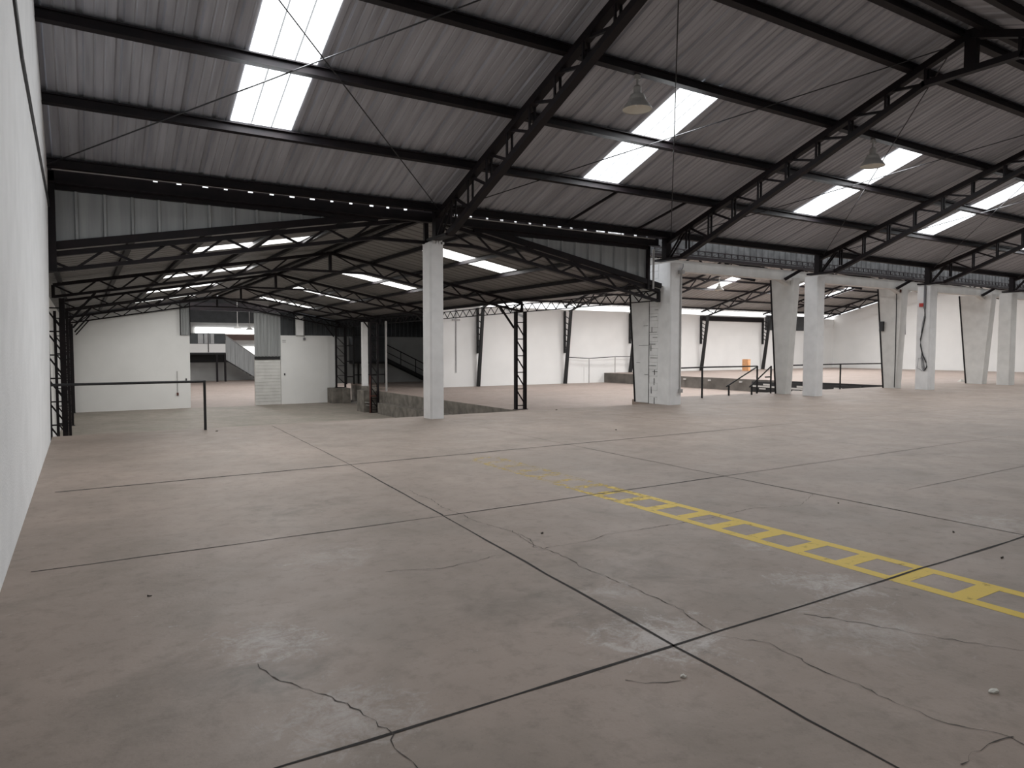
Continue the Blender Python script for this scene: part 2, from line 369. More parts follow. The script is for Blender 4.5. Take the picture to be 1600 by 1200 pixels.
# ------------------------------------------------------------------ roofs
holes_n = [(x, x+1.0, 9.44, 12.56) for x in SKX]
holes_s = [(x, x+1.0, 2*RY-12.56, 2*RY-9.44) for x in SKX]
f = MB(); corrugated(f, lambda u, v, o: (u, v, mz(v)+.09+o), (XL-.3, XR), [RY, 8, EY+.2], holes_n, pitch=.47, h=.036, minor=.010); struct('ceiling', f, 'sheet')
f = MB(); corrugated(f, lambda u, v, o: (u, v, mz(v)+.09+o), (XL-.3, XR), [-1.75, 5, RY], holes_s); struct('ceiling_front', f, 'sheet')
GH = [18.3, 25.65, 32.95, 40.2]
f = MB(); corrugated(f, lambda u, v, o: (v, u, gz(v)+o), (14.8, 44.3), [GX, GR+.2], [(y-.48, y+.48, 8.42, 11.2) for y in GH]); struct('ceiling_yard_right', f, 'sheet_old')
f = MB(); corrugated(f, lambda u, v, o: (v, u, gz(v)+o), (14.8, 44.3), [GL-.2, GX], [(y-.48, y+.48, 2.3, 5.0) for y in GH]); struct('ceiling_yard_left', f, 'sheet_old')
RSX = [22.0, 28.6, 35.4, 42.0, 48.2]
f = MB(); corrugated(f, lambda u, v, o: (u, v, rz(v)+.08+o), (14.2, XR), [RRY, FY+.6], [(x, x+1.0, 29.6, 32.6) for x in RSX]); struct('ceiling_rear', f, 'sheet_rear')
f = MB(); corrugated(f, lambda u, v, o: (u, v, rz(v)+.08+o), (14.2, XR), [16.1, RRY], [(x, x+1.0, 20.4, 23.4) for x in RSX]); struct('ceiling_rear_front', f, 'sheet_rear')
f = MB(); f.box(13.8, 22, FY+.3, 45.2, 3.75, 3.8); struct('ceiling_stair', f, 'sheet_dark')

BAY = ['over the left wall bay', 'between the lone column and the brick pier', 'in the third bay', 'in the fourth bay', 'in the fifth bay', 'in the sixth bay', 'in the last bay']
def skylight(P, u0, u1, v0, v1, em, label, group, seams=2):
    mb = MB(); n = seams + 1; d = (u1-u0)/n; sw = .011
    for k in range(n):
        a, b = u0+k*d, u0+(k+1)*d
        e0 = a + (sw if k else 0); e1 = b - (sw if k < n-1 else 0)
        mb.cur = 0; mb.add([P(e0,v0,0), P(e1,v0,0), P(e1,v1,0), P(e0,v1,0)], [(0,1,2,3)])
        if k < n-1:
            mb.cur = 1
            mb.add([P(b-sw,v0,0), P(b,v0,.035), P(b+sw,v0,0), P(b-sw,v1,0), P(b,v1,.035), P(b+sw,v1,0)], [(0,1,4,3),(1,2,5,4)])
    o = obj('skylight', mb, [em, 'sky_seam']); return tag(o, label, 'skylight', group)
for i, x in enumerate(SKX):
    lab = ['wide white skylight in the roof beside the left wall', 'white skylight beside the hanging lamp near the roof middle',
           'white skylight beyond the second large truss, beside a far lamp', 'white skylight beyond the third large truss', 'white skylight cut by the right photo edge',
           'white skylight further along the main roof, sixth from the left wall', 'white skylight at the far end of the main roof'][i]
    skylight(lambda u, v, o: (u, v, mz(v)+.085+o), x, x+1, 9.44, 12.56, 'sky_main', lab, 'skylights in the near roof slope')
    skylight(lambda u, v, o: (u, v, mz(v)+.085+o), x, x+1, 2*RY-12.56, 2*RY-9.44, 'sky_opp',
             'unseen skylight added for light in the opposite roof slope behind the viewer, %s from the left wall' % ORD[i], 'unseen added skylights in the opposite roof slope')
for i, y in enumerate(GH):
    skylight(lambda u, v, o: (v, u, gz(v)-.004+o), y-.48, y+.48, 8.42, 11.2, 'sky_gable', '%s skylight back from the lone column in the yard roof right slope' % ORD[i], 'skylights in the yard roof right slope', 1)
    skylight(lambda u, v, o: (v, u, gz(v)-.004+o), y-.48, y+.48, 2.3, 5.0, 'sky_gable', '%s skylight back from the grey cladding in the yard roof left slope' % ORD[i], 'skylights in the yard roof left slope', 1)
for i, x in enumerate(RSX):
    skylight(lambda u, v, o: (u, v, rz(v)+.07+o), x, x+1, 29.6, 32.6, 'sky_rear', '%s skylight from the left in the rear roof far slope' % ORD[i], 'skylights in the rear roof', 1)
    skylight(lambda u, v, o: (u, v, rz(v)+.07+o), x, x+1, 20.4, 23.4, 'sky_rear', '%s skylight from the left in the rear roof near slope, above the white beam' % ORD[i], 'skylights in the rear roof near slope', 1)

# ------------------------------------------------------------------ main purlins (run along the hall)
PY = [(14.25, 'eave purlin'), (12.62, 'first purlin above the eave'), (11.0, 'second purlin above the eave'), (9.4, 'third purlin above the eave, carrying the lamps'), (7.7, 'fourth purlin above the eave'), (6.82, 'purlin just short of the ridge')]
for y, n in PY:
    mb = MB(); z = mz(y)
    mb.box(XL, XR, y-.05, y+.05, z-.075, z+.08); mb.box(XL, XR, y-.10, y-.05, z-.075, z-.06); mb.box(XL, XR, y-.10, y-.05, z+.06, z+.08)
    tag(obj('roof_purlin', mb, 'steel'), 'long dark steel %s' % n, 'purlin', 'purlins of the main roof')
for k, y in enumerate([6.38, 5.5, 3.8, 2.2, .58, -1.05]):
    mb = MB(); z = mz(y); mb.box(XL, XR, y-.05, y+.05, z-.075, z+.08)
    tag(obj('roof_purlin', mb, 'steel'), 'dark steel purlin of the opposite roof slope, %s from the ridge' % ORD[k], 'purlin', 'purlins of the main roof')
# short sag struts between eave purlin and first purlin
for i, x in enumerate([10.75, 13.0]):
    mb = MB(); mb.bar((x, 12.68, mz(12.68)-.02), (x-.35, 14.2, mz(14.2)-.0), .05, .05)
    tag(obj('sag_strut', mb, 'steel'), ['short dark strut under the roof, left of the pair near the eave', 'short dark strut under the roof, right of the pair near the eave'][i], 'strut', 'sag struts')

# ------------------------------------------------------------------ main lattice trusses
TL = ['nearest large lattice truss, landing on the lone white column', 'second large lattice truss, landing on the brick pier', 'third large lattice truss, landing behind the brick pier on a square column',
      'fourth large lattice truss, landing on the column with hanging cables', 'fifth large lattice truss, landing on the column at the right photo edge']
for i, X in enumerate(TX):
    t = thing('roof_truss', TL[i], 'truss', (X, EY, 4.08), 'large trusses of the main roof')
    top = lambda y: mz(y) - .14
    def bot(y):
        yy = y if y >= RY else 2*RY - y
        if yy < 7.4: return mz(7.4) - .50
        return mz(yy) - (.48 + (.80-.48)*(yy-7.4)/(13.3-7.4))
    c = .15
    tb = MB(); tb.bar((X, RY, top(RY)), (X, EY+.2, top(EY+.2)), c, .13, (0,0,1)); obj('top_chord', tb, 'steel', t)
    tb = MB(); tb.bar((X, RY, top(RY)), (X, -1.3, top(-1.3)), c, .13); obj('top_chord', tb, 'steel', t)
    tb = MB(); tb.bar((X, 7.4, bot(7.4)), (X, 13.45, bot(13.45)), c, .11); obj('bottom_chord', tb, 'steel', t)
    tb = MB(); tb.bar((X, 5.8, bot(5.8)), (X, -.25, bot(-.25)), c, .11); obj('bottom_chord', tb, 'steel', t)
    tb = MB(); tb.bar((X, 7.45, bot(7.4)), (X, 5.75, bot(7.4)), c, .11); obj('ridge_tie', tb, 'steel', t)
    tb = MB(); tb.box(X-.07, X+.07, RY-.1, RY+.1, bot(7.4), mz(RY)-.05); obj('king_post', tb, 'steel', t)
    for sgn in (1, -1):
        Y = lambda y: y if sgn > 0 else 2*RY - y
        tb = MB(); tb.bar((X, Y(13.45), bot(13.45)), (X, Y(13.75), 4.12), c, .11); tb.box(X-.12, X+.12, min(Y(13.7), Y(14.7)), max(Y(13.7), Y(14.7)), 4.07, 4.13); obj('heel_plate', tb, 'steel', t)
        tb = MB(); tb.box(X-.09, X+.09, Y(14.35)-.09, Y(14.35)+.09, 4.1, mz(EY)+.0); obj('end_post', tb, 'steel', t)
        tb = MB()
        for dx in (-.05, .05): tb.bar((X+dx, Y(14.22), 4.16), (X+dx, Y(13.62), top(13.6)), .03, .045)
        obj('web_diagonal', tb, 'steel', t)
        ys = [13.55 - .77*k for k in range(9)]
        for k, y in enumerate(ys):
            if y < 7.35: break
            tb = MB()
            for dx in (-.055, .055): tb.bar((X+dx, Y(y), bot(y) if y < 13.45 else 4.3), (X+dx, Y(y), top(y)), .03, .045, (0,1,0))
            obj('web_post', tb, 'steel', t)
            if k+1 < len(ys):
                y2 = ys[k+1]
                tb = MB(); tb.bar((X, Y(y-.05), top(y)), (X, Y(y2+.04), bot(y2)+.02), .06, .05); obj('web_diagonal', tb, 'steel', t)
# cross-bracing rods, two per bay
XS = [XL] + TX
for i in range(5):
    a, b = XS[i]+.1, XS[i+1]-.08
    for k, (p, q) in enumerate([((a, 14.1), (b, 7.0)), ((b, 14.1), (a, 7.0))]):
        mb = MB(); mb.tube([(p[0], p[1], mz(p[1])-.11), (q[0], q[1], mz(q[1])-.11)], .011, 6)
        w_ = ['in the left wall bay', 'right of the nearest truss', 'right of the second truss', 'right of the third truss', 'right of the fourth truss'][i]
        tag(obj('brace_rod', mb, 'cable'), ['thin roof brace rod rising toward the right ', 'thin roof brace rod rising toward the left '][k] + w_, 'rod', 'cross brace rods')

# ------------------------------------------------------------------ hanging lamps
def lamp(x, y, ztop, drop, r, label, group):
    t = thing('high_bay_lamp', label, 'lamp', (x, y, ztop), group)
    z = ztop - drop
    obj('lamp_shade', MB().lathe((x, y, z), [(.001, .20), (.125, .20), (.135, .17), (.135, .15), (.15, .145), (.155, .11), (r*.70, .07), (r*.86, .02), (r, -.04), (r+.004, -.055), (r-.004, -.055)], 32), 'lamp', t)
    obj('gear_housing', MB().lathe((x, y, z), [(.001, .36), (.05, .36), (.07, .33), (.07, .22), (.09, .20)], 20), 'lamp', t)
    smooth(obj('reflector', MB().lathe((x, y, z), [(r-.003, -.045), (r*.72, .045), (.08, .11), (.001, .12)]), 'lamp_in', t))
    obj('mount', MB().box(x-.05, x+.05, y-.03, y+.03, ztop-.08, ztop+.01), 'lamp', t)
    obj('stem', MB().tube([(x, y, ztop-.05), (x, y, z+.34)], .022), 'lamp', t)
    o = obj('bulb', MB().lathe((x, y, z), [(.001, -.02), (.03, -.01), (.04, .03), (.025, .10)], 12), 'lamp_in', t); smooth(o)
lamp(8.4, 9.4, mz(9.4)-.07, .55, .26, 'bell shaped lamp hanging beside the middle skylight', 'lamps under the main roof')
lamp(15.55, 9.4, mz(9.4)-.07, .55, .26, 'bell shaped lamp hanging from the purlin beyond the second large truss', 'lamps under the main roof')
lamp(34.2, 30.5, rz(30.5)-.02, .75, .3, 'small bell lamp under the rear roof, seen beside the brick pier', 'lamps under the rear roof')
for i, (x, y) in enumerate([(13.0, 72), (14.9, 76)]):
    lamp(x, y, 6.2 + .25*(13-abs(x-13)), 3.4 + .25*(13-abs(x-13)) - .9, .35, ['bell lamp hanging in the back hall, above the mezzanine corner', 'bell lamp hanging in the back hall, above the panelled stair'][i], 'lamps in the back hall')

# ------------------------------------------------------------------ square columns
def sqcol(x0, x1, y0, y1, z1, label, m='column', ch=.03):
    mb = MB(); pts = [(x0+ch,y0),(x1-ch,y0),(x1,y0+ch),(x1,y1-ch),(x1-ch,y1),(x0+ch,y1),(x0,y1-ch),(x0,y0+ch)]
    mb.prism(pts, 2, 0, z1)
    return tag(obj('concrete_column', mb, m), label, 'column', 'square columns along the floor edge')
t = thing('concrete_column', 'lone square white concrete column standing at the floor edge', 'column', (6.93, 14.66, 0), 'square columns along the floor edge')
mb = MB(); mb.prism([(6.80,14.45),(7.08,14.45),(7.10,14.48),(7.10,14.85),(7.07,14.88),(6.79,14.88),(6.76,14.85),(6.76,14.49)], 2, 0, 4.0); obj('shaft', mb, 'column', t)
mb = MB()
for k, (x, zz) in enumerate([(6.80, .03), (6.88, .10), (6.95, .07), (7.03, .09), (7.08, .05)]): mb.box(x-.045, x+.045, 14.46, 14.86, 4.0, 4.0+zz)
obj('broken_top', mb, 'column', t)
t = thing('concrete_column', 'square white column with a conduit, at the front of the brick pier', 'column', (14.5, 14.75, 0), 'square columns along the floor edge')
mb = MB(); mb.prism([(14.31,14.5),(14.72,14.5),(14.75,14.53),(14.75,15.0),(14.28,15.0),(14.28,14.53)], 2, 0, 4.07); obj('shaft', mb, 'column', t)
sqcol(21.2, 21.6, 14.62, 15.15, 4.08, 'square white column beside the tapered column, between two railings')
sqcol(28.35, 28.85, 14.62, 15.15, 4.08, 'square white column with tangled cables hanging down it')
sqcol(35.1, 35.6, 14.62, 15.15, 4.08, 'square greyish column nearest the right photo edge', 'column_grey')

# tapered portal columns and the beam they carry
def tapcol(x0, x1, y0b, y1b, y0t, y1t, zb, zt, label, m='column_grey'):
    mb = MB(); mb.hexa([(x0,y0b,zb),(x1,y0b,zb),(x1,y1b,zb),(x0,y1b,zb)], [(x0,y0t,zt),(x1,y0t,zt),(x1,y1t,zt),(x0,y1t,zt)])
    t = thing('tapered_column', label, 'column', ((x0+x1)/2, (y0b+y1b)/2, zb), 'tapered columns behind the square ones')
    obj('shaft', mb, m, t)
    mb = MB(); e = .05; mb.hexa([(x0-.012,y1b-e,zb),(x0,y1b-e,zb),(x0,y1b+.012,zb),(x0-.012,y1b+.012,zb)], [(x0-.012,y1t-e,zt),(x0,y1t-e,zt),(x0,y1t+.012,zt),(x0-.012,y1t+.012,zt)])
    obj('steel_edge_angle', mb, 'steel', t)
    return t
tapcol(14.28, 14.62, 15.38, 15.98, 15.38, 16.3, CZ+.66, 4.05, 'tapered white column forming the back of the brick pier', 'column')
tapcol(21.3, 21.62, 15.9, 16.32, 15.62, 16.62, 0, 4.1, 'tapered white column beside the end of the railing')
tapcol(28.3, 28.72, 15.9, 16.42, 15.7, 16.75, 0, 4.1, 'tapered white column with a dark pipe, left of the cable column')
tapcol(35.25, 35.7, 15.8, 16.5, 15.5, 16.9, 0, 4.1, 'tapered white column left of the last greyish square column')
mb = MB(); 
for k in range(20):   # painted block infill, courses slightly uneven
    mb.box(14.27 + random.uniform(0, .012), 14.5, 15.0, 15.37, k*.2035, k*.2035 + .198)
t = thing('brick_infill', 'white painted block infill with cracked joints between two columns', 'wall', (14.4, 15.2, 0))
obj('blockwork', mb, 'column', t)
mb = MB()
for (y0, y1, z) in [(15.03,15.3,2.55),(15.0,15.12,2.75),(15.03,15.34,2.1),(15.02,15.2,1.95),(15.1,15.36,1.75),(15.0,15.3,1.35),(15.05,15.34,1.12),(15.0,15.2,.95)]:
    mb.box(14.262, 14.275, y0, y1, z-.006, z+.006)
for (y, z0, z1) in [(15.36, 0, 3.0), (15.12,.0,.18),(15.13,.55,.75),(15.12,.85,1.0),(15.28,1.55,1.72),(15.25,.3,.5),(15.24,2.1,2.25)]:
    mb.box(14.262, 14.275, y-.007, y+.007, z0, z1)
for (y0, y1, z) in [(15.4,15.8,1.72),(15.4,15.55,.85),(15.42,15.6,2.3),(15.75,15.9,1.2)]:
    mb.box(14.268, 14.281, y0, y1, z-.005, z+.005)
obj('cracked_joints', mb, 'mortar', t)
BL = ['white concrete beam above the railing, from the brick pier', 'white concrete beam above the far white wall, in the middle of the row', 'white concrete beam beside the cable column, third in the row', 'white concrete beam at the right photo edge']
for i, (a, b) in enumerate([(14.3, 21.45), (21.45, 28.5), (28.5, 35.45), (35.45, 42.4)]):
    mb = MB(); mb.box(a+.003, b-.003, 15.72, 16.02, 4.02, 4.36)
    mb.prism([(a+.003, 4.021), (a+.7, 4.021), (a+.003, 3.8)], 1, 15.78, 15.98)
    mb.prism([(b-.7, 4.021), (b-.003, 4.021), (b-.003, 3.8)], 1, 15.78, 15.98)
    tag(obj('concrete_beam', mb, 'column_grey'), BL[i], 'beam', 'beams over the tapered columns')
# cladding strip, lattice girder and dark channel above the beam
mb = MB(); corrugated(mb, lambda u, v, o: (u, 15.6+o, v), (14.2, 43), [4.40, 5.28], pitch=.3); tag(obj('cladding_strip', mb, 'sheet_strip'), 'grey corrugated cladding strip above the white beams', 'cladding')
t = thing('lattice_girder', 'slim rusty lattice girder running along the top of the white beams', 'girder', (14.4, 15.3, 4.42))
mb = MB(); mb.box(14.3, 42.5, 15.28, 15.31, 4.60, 4.63); obj('top_chord', mb, 'steel_red', t)
mb = MB(); mb.box(14.3, 42.5, 15.28, 15.31, 4.46, 4.49); obj('bottom_chord', mb, 'steel_red', t)
mb = MB(); x = 14.4
while x < 42: mb.bar((x, 15.295, 4.47), (x, 15.295, 4.61), .015, .03, (0,1,0)); mb.bar((x, 15.295, 4.47), (x+.3, 15.295, 4.61), .012, .012); x += .3
obj('lacing', mb, 'steel_red', t)
mb = MB(); mb.box(14.3, 42.5, 15.2, 15.35, 4.34, 4.42); tag(obj('steel_channel', mb, 'steel_red'), 'dark reddish steel channel under the slim lattice girder', 'channel')
for i, x in enumerate([21.05, 28.0, 34.9]):
    mb = MB(); mb.bar((x+.35, 15.3, 4.42), (x-.2, 15.66, 4.03), .11, .10)
    tag(obj('knee_brace', mb, 'steel'), '%s short dark knee brace under the lattice girder, from the left' % ORD[i], 'brace', 'knee braces on the white beams')

# conduit, cables and boxes on the columns
t = thing('electrical_conduit', 'thin grey conduit running down the white column of the brick pier', 'conduit', (14.66, 14.48, .3))
obj('pipe', MB().tube([(14.66, 14.48, .42), (14.66, 14.48, 3.8)], .018), 'pipe', t)
obj('outlet_box', MB().box(14.61, 14.73, 14.43, 14.5, .35, .45), 'pipe', t)
obj('junction_box', MB().lathe((14.64, 14.45, 3.75), [(.001, 0), (.1, 0), (.1, .1), (.001, .1)], 16), 'pipe', t)
obj('loose_cable', MB().tube([(14.64,14.46,3.85),(14.7,14.45,3.95),(14.72,14.46,4.05)], .012), 'cable_grey', t)
fy = lambda x: 14.95 - (x - 28.36)*.9
t = thing('cable_bundle', 'tangled dark cables hanging down the square column', 'cable', (28.4, 14.58, .7))
obj('conduit', MB().tube([(28.31, fy(28.5), 4.2), (28.31, fy(28.5), 3.2)], .045), 'cable_grey', t)
obj('main_cable', MB().tube([(28.32, fy(28.5), 3.25),(28.32, fy(28.52), 2.85),(28.32, fy(28.44), 2.4),(28.32, fy(28.36), 2.0),(28.32, fy(28.37), 1.75),(28.32, fy(28.46), 1.4),(28.32, fy(28.62), 1.1),(28.32, fy(28.66), .92),(28.32, fy(28.58), .78)], .022), 'cable', t)
for k in range(6):
    dx = random.uniform(-.18, .16)
    obj('loose_wire', MB().tube([(28.32, fy(28.42), 1.5-.05*k),(28.32, fy(28.40+dx*.6), 1.25),(28.32, fy(28.42+dx), 1.0-.03*k),(28.32, fy(28.47+dx*.7), .82),(28.32, fy(28.52+dx*.3), .74)], .008, 5), 'cable_grey', t)
obj('side_wire', MB().tube([(28.32, fy(28.48), 2.9),(28.32, fy(28.42), 2.6),(28.32, fy(28.38), 2.25)], .009, 5), 'cable_grey', t)
mb = MB(); mb.box(28.27, 28.352, 14.86, 15.02, 3.28, 3.42)
tag(obj('alarm_box', mb, 'red'), 'small red box fixed high on the cable column', 'box')
t = thing('downpipe', 'dark grey pipe hanging beside the tapered column left of the cable column', 'pipe', (28.78, 15.85, 2.2))
obj('pipe', MB().tube([(28.765, 15.84, 2.2), (28.765, 15.84, 4.25)], .05), 'cable_grey', t)
tag(obj('cable', MB().tube([(28.29,15.95,4.0),(28.285,15.93,3),(28.285,15.92,1.6),(28.285,15.93,.05)], .015, 6), 'cable'), 'thin black cable down the face of a tapered column', 'cable')
mb = MB(); mb.box(28.22, 28.31, 15.75, 15.88, 3.9, 4.15); tag(obj('alarm_bell', mb, 'redrust'), 'small red box at the top of the tapered column left of the cable column', 'box')
mb = MB(); mb.box(28.2, 28.3, 16.42, 16.58, 2.35, 2.75); tag(obj('switch_box', mb, 'cable'), 'small dark box on the slanted edge of a tapered column', 'box')
mb = MB(); mb.box(28.86, 29.0, 14.7, 14.85, 3.75, 4.05); tag(obj('junction_box', mb, 'pipe'), 'small grey box at the top right of the cable column', 'box')

# cable on the left wall
pts = [(lean(z)+.012, y, z) for y, z in [(6.2, 4.95), (7.0, 4.66), (8.2, 4.38), (9.6, 4.30), (11.2, 4.22), (12.6, 4.16), (14.1, 4.1), (14.42, 4.05)]]
tag(obj('wall_cable', MB().tube(pts, .018, 6), 'cable'), 'black cable strung along the upper left wall', 'cable')
mb = MB(); mb.box(-.52, -.44, 14.44, 14.62, 4.15, 4.35)
tag(obj('junction_box', mb, 'alu'), 'small grey box at the end of the left wall', 'box')

# ------------------------------------------------------------------ eave beam and cladding over the yard opening
mb = MB(); mb.box(XL, 13.8, 14.5, 14.62, 4.47, 4.68); mb.box(XL, 13.8, 14.44, 14.5, 4.47, 4.50)
mb2 = MB(); mb2.box(-1.1, -.33, 14.5, 14.56, 2.95, 4.76); tag(obj('corner_plate', mb2, 'steel'), 'dark corner plate between the left wall and the grey cladding', 'plate')
tag(obj('eave_beam', mb, 'steel'), 'dark eave beam across the yard opening', 'beam')
# flashing with gaps through which daylight shows
mb = MB(); x = XL; gaps = []
gx = 1.2
while gx < 13.4: gaps.append((gx, gx + random.uniform(.06, .11))); gx += .42 + random.uniform(-.04, .04)
gaps = [g for g in gaps if not (6.5 < g[0] < 7.4)] + [(11.6, 11.9), (12.0, 12.45), (12.5, 13.6)]
gaps.sort(); prev = XL
for g0, g1 in gaps:
    if g0 <= prev: continue
    mb.box(prev, g0, 14.53, 14.545, 4.68, 4.90); mb.box(g0, g1, 14.53, 14.545, 4.752, 4.90); prev = g1
mb.box(prev, 14.2, 14.53, 14.545, 4.68, 4.90)
tag(obj('eave_flashing', mb, 'steel_red'), 'reddish flashing under the eave with small daylight gaps', 'flashing')
mb = MB(); mb.tube([(-.36, 14.42, 4.70), (6.6, 14.42, 4.72)], .022); tag(obj('eave_pipe', mb, 'pipe'), 'thin pale pipe along the eave left of the lone column', 'pipe')
mb = MB(); mb.tube([(7.3, 14.43, 4.65), (13.6, 14.43, 4.65)], .014); [mb.box(x_-.01, x_+.01, 14.42, 14.5, 4.64, 4.66) for x_ in (7.6, 9.5, 11.5, 13.4)]; tag(obj('eave_pipe', mb, 'pipe'), 'thin pale pipe along the eave right of the lone column', 'pipe')
def fascia(x0, x1, xa, za, zt, label):
    t = thing('gable_cladding', label, 'cladding', ((x0+x1)/2, 14.7, 3.5))
    mb = MB()
    def P(u, v, o):
        zb = min(gz(u) - .02, zt); return (u, 14.72 - o, zb + (zt - zb)*v)
    corrugated(mb, P, (x0, x1), [0, 1], pitch=.44, rib=.075, h=.06); obj('sheet', mb, 'sheet_grey', t)
    mb = MB(); mb.box(x0, x1, 14.62, 14.7, zt-.03, zt+.05); obj('top_rail', mb, 'steel', t)
    e = x0 if x0 < GX-3 else x1
    mb = MB(); mb.box(min(e, e+(.09 if x0 < GX-3 else -.09)), max(e, e+(.09 if x0 < GX-3 else -.09)), 14.62, 14.70, gz(e)-.25, zt+.05); obj('end_frame', mb, 'steel', t)
fascia(XL+.08, 5.6, 5.2, 4.4, 4.42, 'grey corrugated cladding triangle beside the left wall')
fascia(8.0, 13.6, 8.4, 4.4, 4.42, 'grey corrugated cladding triangle left of the brick pier')
mb = MB(); mb.tube([(13.72, 14.62, 3.3), (13.72, 14.62, 4.4)], .03); tag(obj('downpipe', mb, 'pipe'), 'short pale pipe at the right end of the right cladding triangle', 'pipe')

# ------------------------------------------------------------------ gable trusses over the yard
GTL = ['front gable truss across the yard opening', 'second gable truss over the yard', 'third gable truss over the yard', 'fourth gable truss over the yard', 'last gable truss over the yard, against the back wall']
for i, Y in enumerate(GTY):
    off = .20 if i == 0 else .14
    gtop = lambda x: gz(x) - off
    gbot = lambda x: gz(x) - off - (.31 if i == 0 else .34)
    t = thing('gable_truss', GTL[i], 'truss', (GX, Y, 2.9), 'gable trusses over the yard')
    for sg in (-1, 1):
        xe = -.6 if sg < 0 else 14.05
        tb = MB(); tb.bar((GX, Y, gtop(GX)), (xe, Y, gtop(xe)), .12, .09)
        if i == 0: tb.bar((GX, Y-.09, gtop(GX)+.14), (xe, Y-.09, gtop(xe)+.14), .06, .14)
        obj('top_chord', tb, 'steel', t)
        tb = MB(); xk = GX + sg*1.3; tb.bar((xk, Y, gbot(xk)), (xe, Y, gbot(xe)+.03), .10, .07); obj('bottom_chord', tb, 'steel', t)
        n = 12; L_ = abs(xe - xk); xs = [xk + sg*L_*k/n for k in range(n+1)]
        for k in range(n):
            a, b = xs[k], xs[k+1]
            p, q = ((a, Y, gtop(a)), (b, Y, gbot(b))) if k % 2 == 0 else ((a, Y, gbot(a)), (b, Y, gtop(b)))
            tb = MB(); tb.bar(p, q, .035, .045); obj('web_member', tb, 'steel', t)
        tb = MB(); tb.bar((xe, Y, gtop(xe)), (xe, Y, gbot(xe)), .08, .08, (1,0,0)); obj('end_post', tb, 'steel', t)
        tb = MB(); tb.bar((xk, Y, gbot(xk)), (GX + sg*.05, Y, gtop(GX)), .03, .04); obj('web_member', tb, 'steel', t)
        # knee brace down to the lattice column
        if i > 0:
            xi = xe + (.35 if sg < 0 else -.35); xo = xe + (.95 if sg < 0 else -.95)
            tb = MB(); tb.bar((xi, Y, gbot(xi)-.65), (xo, Y, gbot(xo)), .06, .06); obj('knee_brace', tb, 'steel', t)
    tb = MB(); tb.bar((GX-1.3, Y, gbot(GX-1.3)), (GX+1.3, Y, gbot(GX+1.3)), .10, .07); obj('ridge_tie', tb, 'steel', t)
    tb = MB(); tb.bar((GX, Y, gbot(GX-1.3)), (GX, Y, gtop(GX)), .09, .09, (1,0,0)); obj('king_post', tb, 'steel', t)
for k, x in enumerate([-.45, .85, 2.2, 3.65, 5.1, 6.6, 7.0, 8.3, 9.8, 11.3, 12.7, 13.95]):
    mb = MB(); z = gz(x) - .05; mb.box(x-.05, x+.05, 14.8, 44.1, z-.055, z+.04)
    tag(obj('yard_purlin', mb, 'steel'), 'dark purlin running back under the yard roof, %s from the left wall' % (ORD+['twelfth'])[k], 'purlin', 'purlins of the yard roof')
mb = MB()
for (x, z) in [(13.98, 3.2)]:
    y = 14.9
    mb.box(x-.02, x+.02, 14.8, 44, 2.97, 3.0); mb.box(x-.02, x+.02, 14.8, 44, 3.26, 3.29)
    while y < 43.6: mb.bar((x, y, 3.0), (x, y+.3, 3.27), .02, .025); mb.bar((x, y+.3, 3.27), (x, y+.6, 3.0), .02, .025); y += .6
tag(obj('eave_girder', mb, 'steel'), 'dark zigzag eave girder along the right side of the yard roof', 'girder')

# ------------------------------------------------------------------ lattice columns
def latcol(xa, xb, y, z0, z1, label, step=.62, cw=.05):
    t = thing('lattice_column', label, 'column', ((xa+xb)/2, y, z0), 'dark lattice columns beside the yard')
    for x in (xa, xb): obj('chord', MB().box(x-cw, x+cw, y-.06, y+.06, z0, z1), 'steel', t)
    mb = MB(); z = z0 + .15; k = 0
    while z < z1 - .1:
        mb.bar((xa, y, z), (xb, y, z), .04, .035, (0,0,1))
        if z + step < z1: mb.bar((xa, y, z+step), (xb, y, z+.05), .035, .04)
        z += step
    obj('lacing', mb, 'steel', t)
    obj('base_plate', MB().box(xa-.08, xb+.08, y-.1, y+.1, z0, z0+.02), 'steel', t)
    return t
for i, y in enumerate(GTY[1:]):
    latcol(-.78, -.42, y-.02, YZ, gz(-.5)-.5, '%s dark lattice column back along the left yard wall' % ORD[i], .62, .065 if i == 0 else .045)
latcol(13.72, 14.12, 21.9, CZ, 3.0, 'dark lattice column standing right of the lone white column')
latcol(13.72, 14.12, 29.2, CZ, 3.0, 'dark lattice column hidden just behind the lone white column')
latcol(13.12, 13.52, 35.6, YZ, 3.0, 'dark lattice column in front of the concrete block ledge')
latcol(13.72, 14.3, 43.4, -.83, 3.0, 'dark lattice column at the right end of the white back wall')
mb = MB(); mb.box(12.85, 13.56, 35.95, 37.0, YZ, -.62); mb.box(13.1, 13.56, 36.1, 37, -.62, -.42)
t = tag(obj('concrete_block', mb, 'concrete'), 'rough stepped concrete block at the end of the court ledge', 'block')
mb = MB(); mb.box(13.92, 14.38, 42.6, 44.6, YZ, -.85); mb.box(13.3, 13.92, 42.9, 43.95, YZ, -.85)
tag(obj('concrete_block', mb, 'concrete'), 'rough concrete plinth under the lattice column by the back wall', 'block')
mb = MB(); mb.box(13.22, 13.5, 37.0, 37.3, YZ, 3.1); tag(obj('white_post', mb, 'column'), 'slim white post beside the lattice column on the ledge', 'post')
mb = MB(); mb.tube([(13.85, 35.2, CZ), (13.85, 35.2, 3.1)], .06); tag(obj('drainpipe', mb, 'pipe'), 'pale vertical pipe right of the lattice column on the ledge', 'pipe')
t = thing('fire_standpipe', 'rusty red standpipe at the foot of the lattice column on the ledge', 'pipe', (13.1, 35.45, YZ))
obj('pipe', MB().tube([(13.05, 35.5, YZ), (13.05, 35.5, .2)], .04), 'redrust', t)
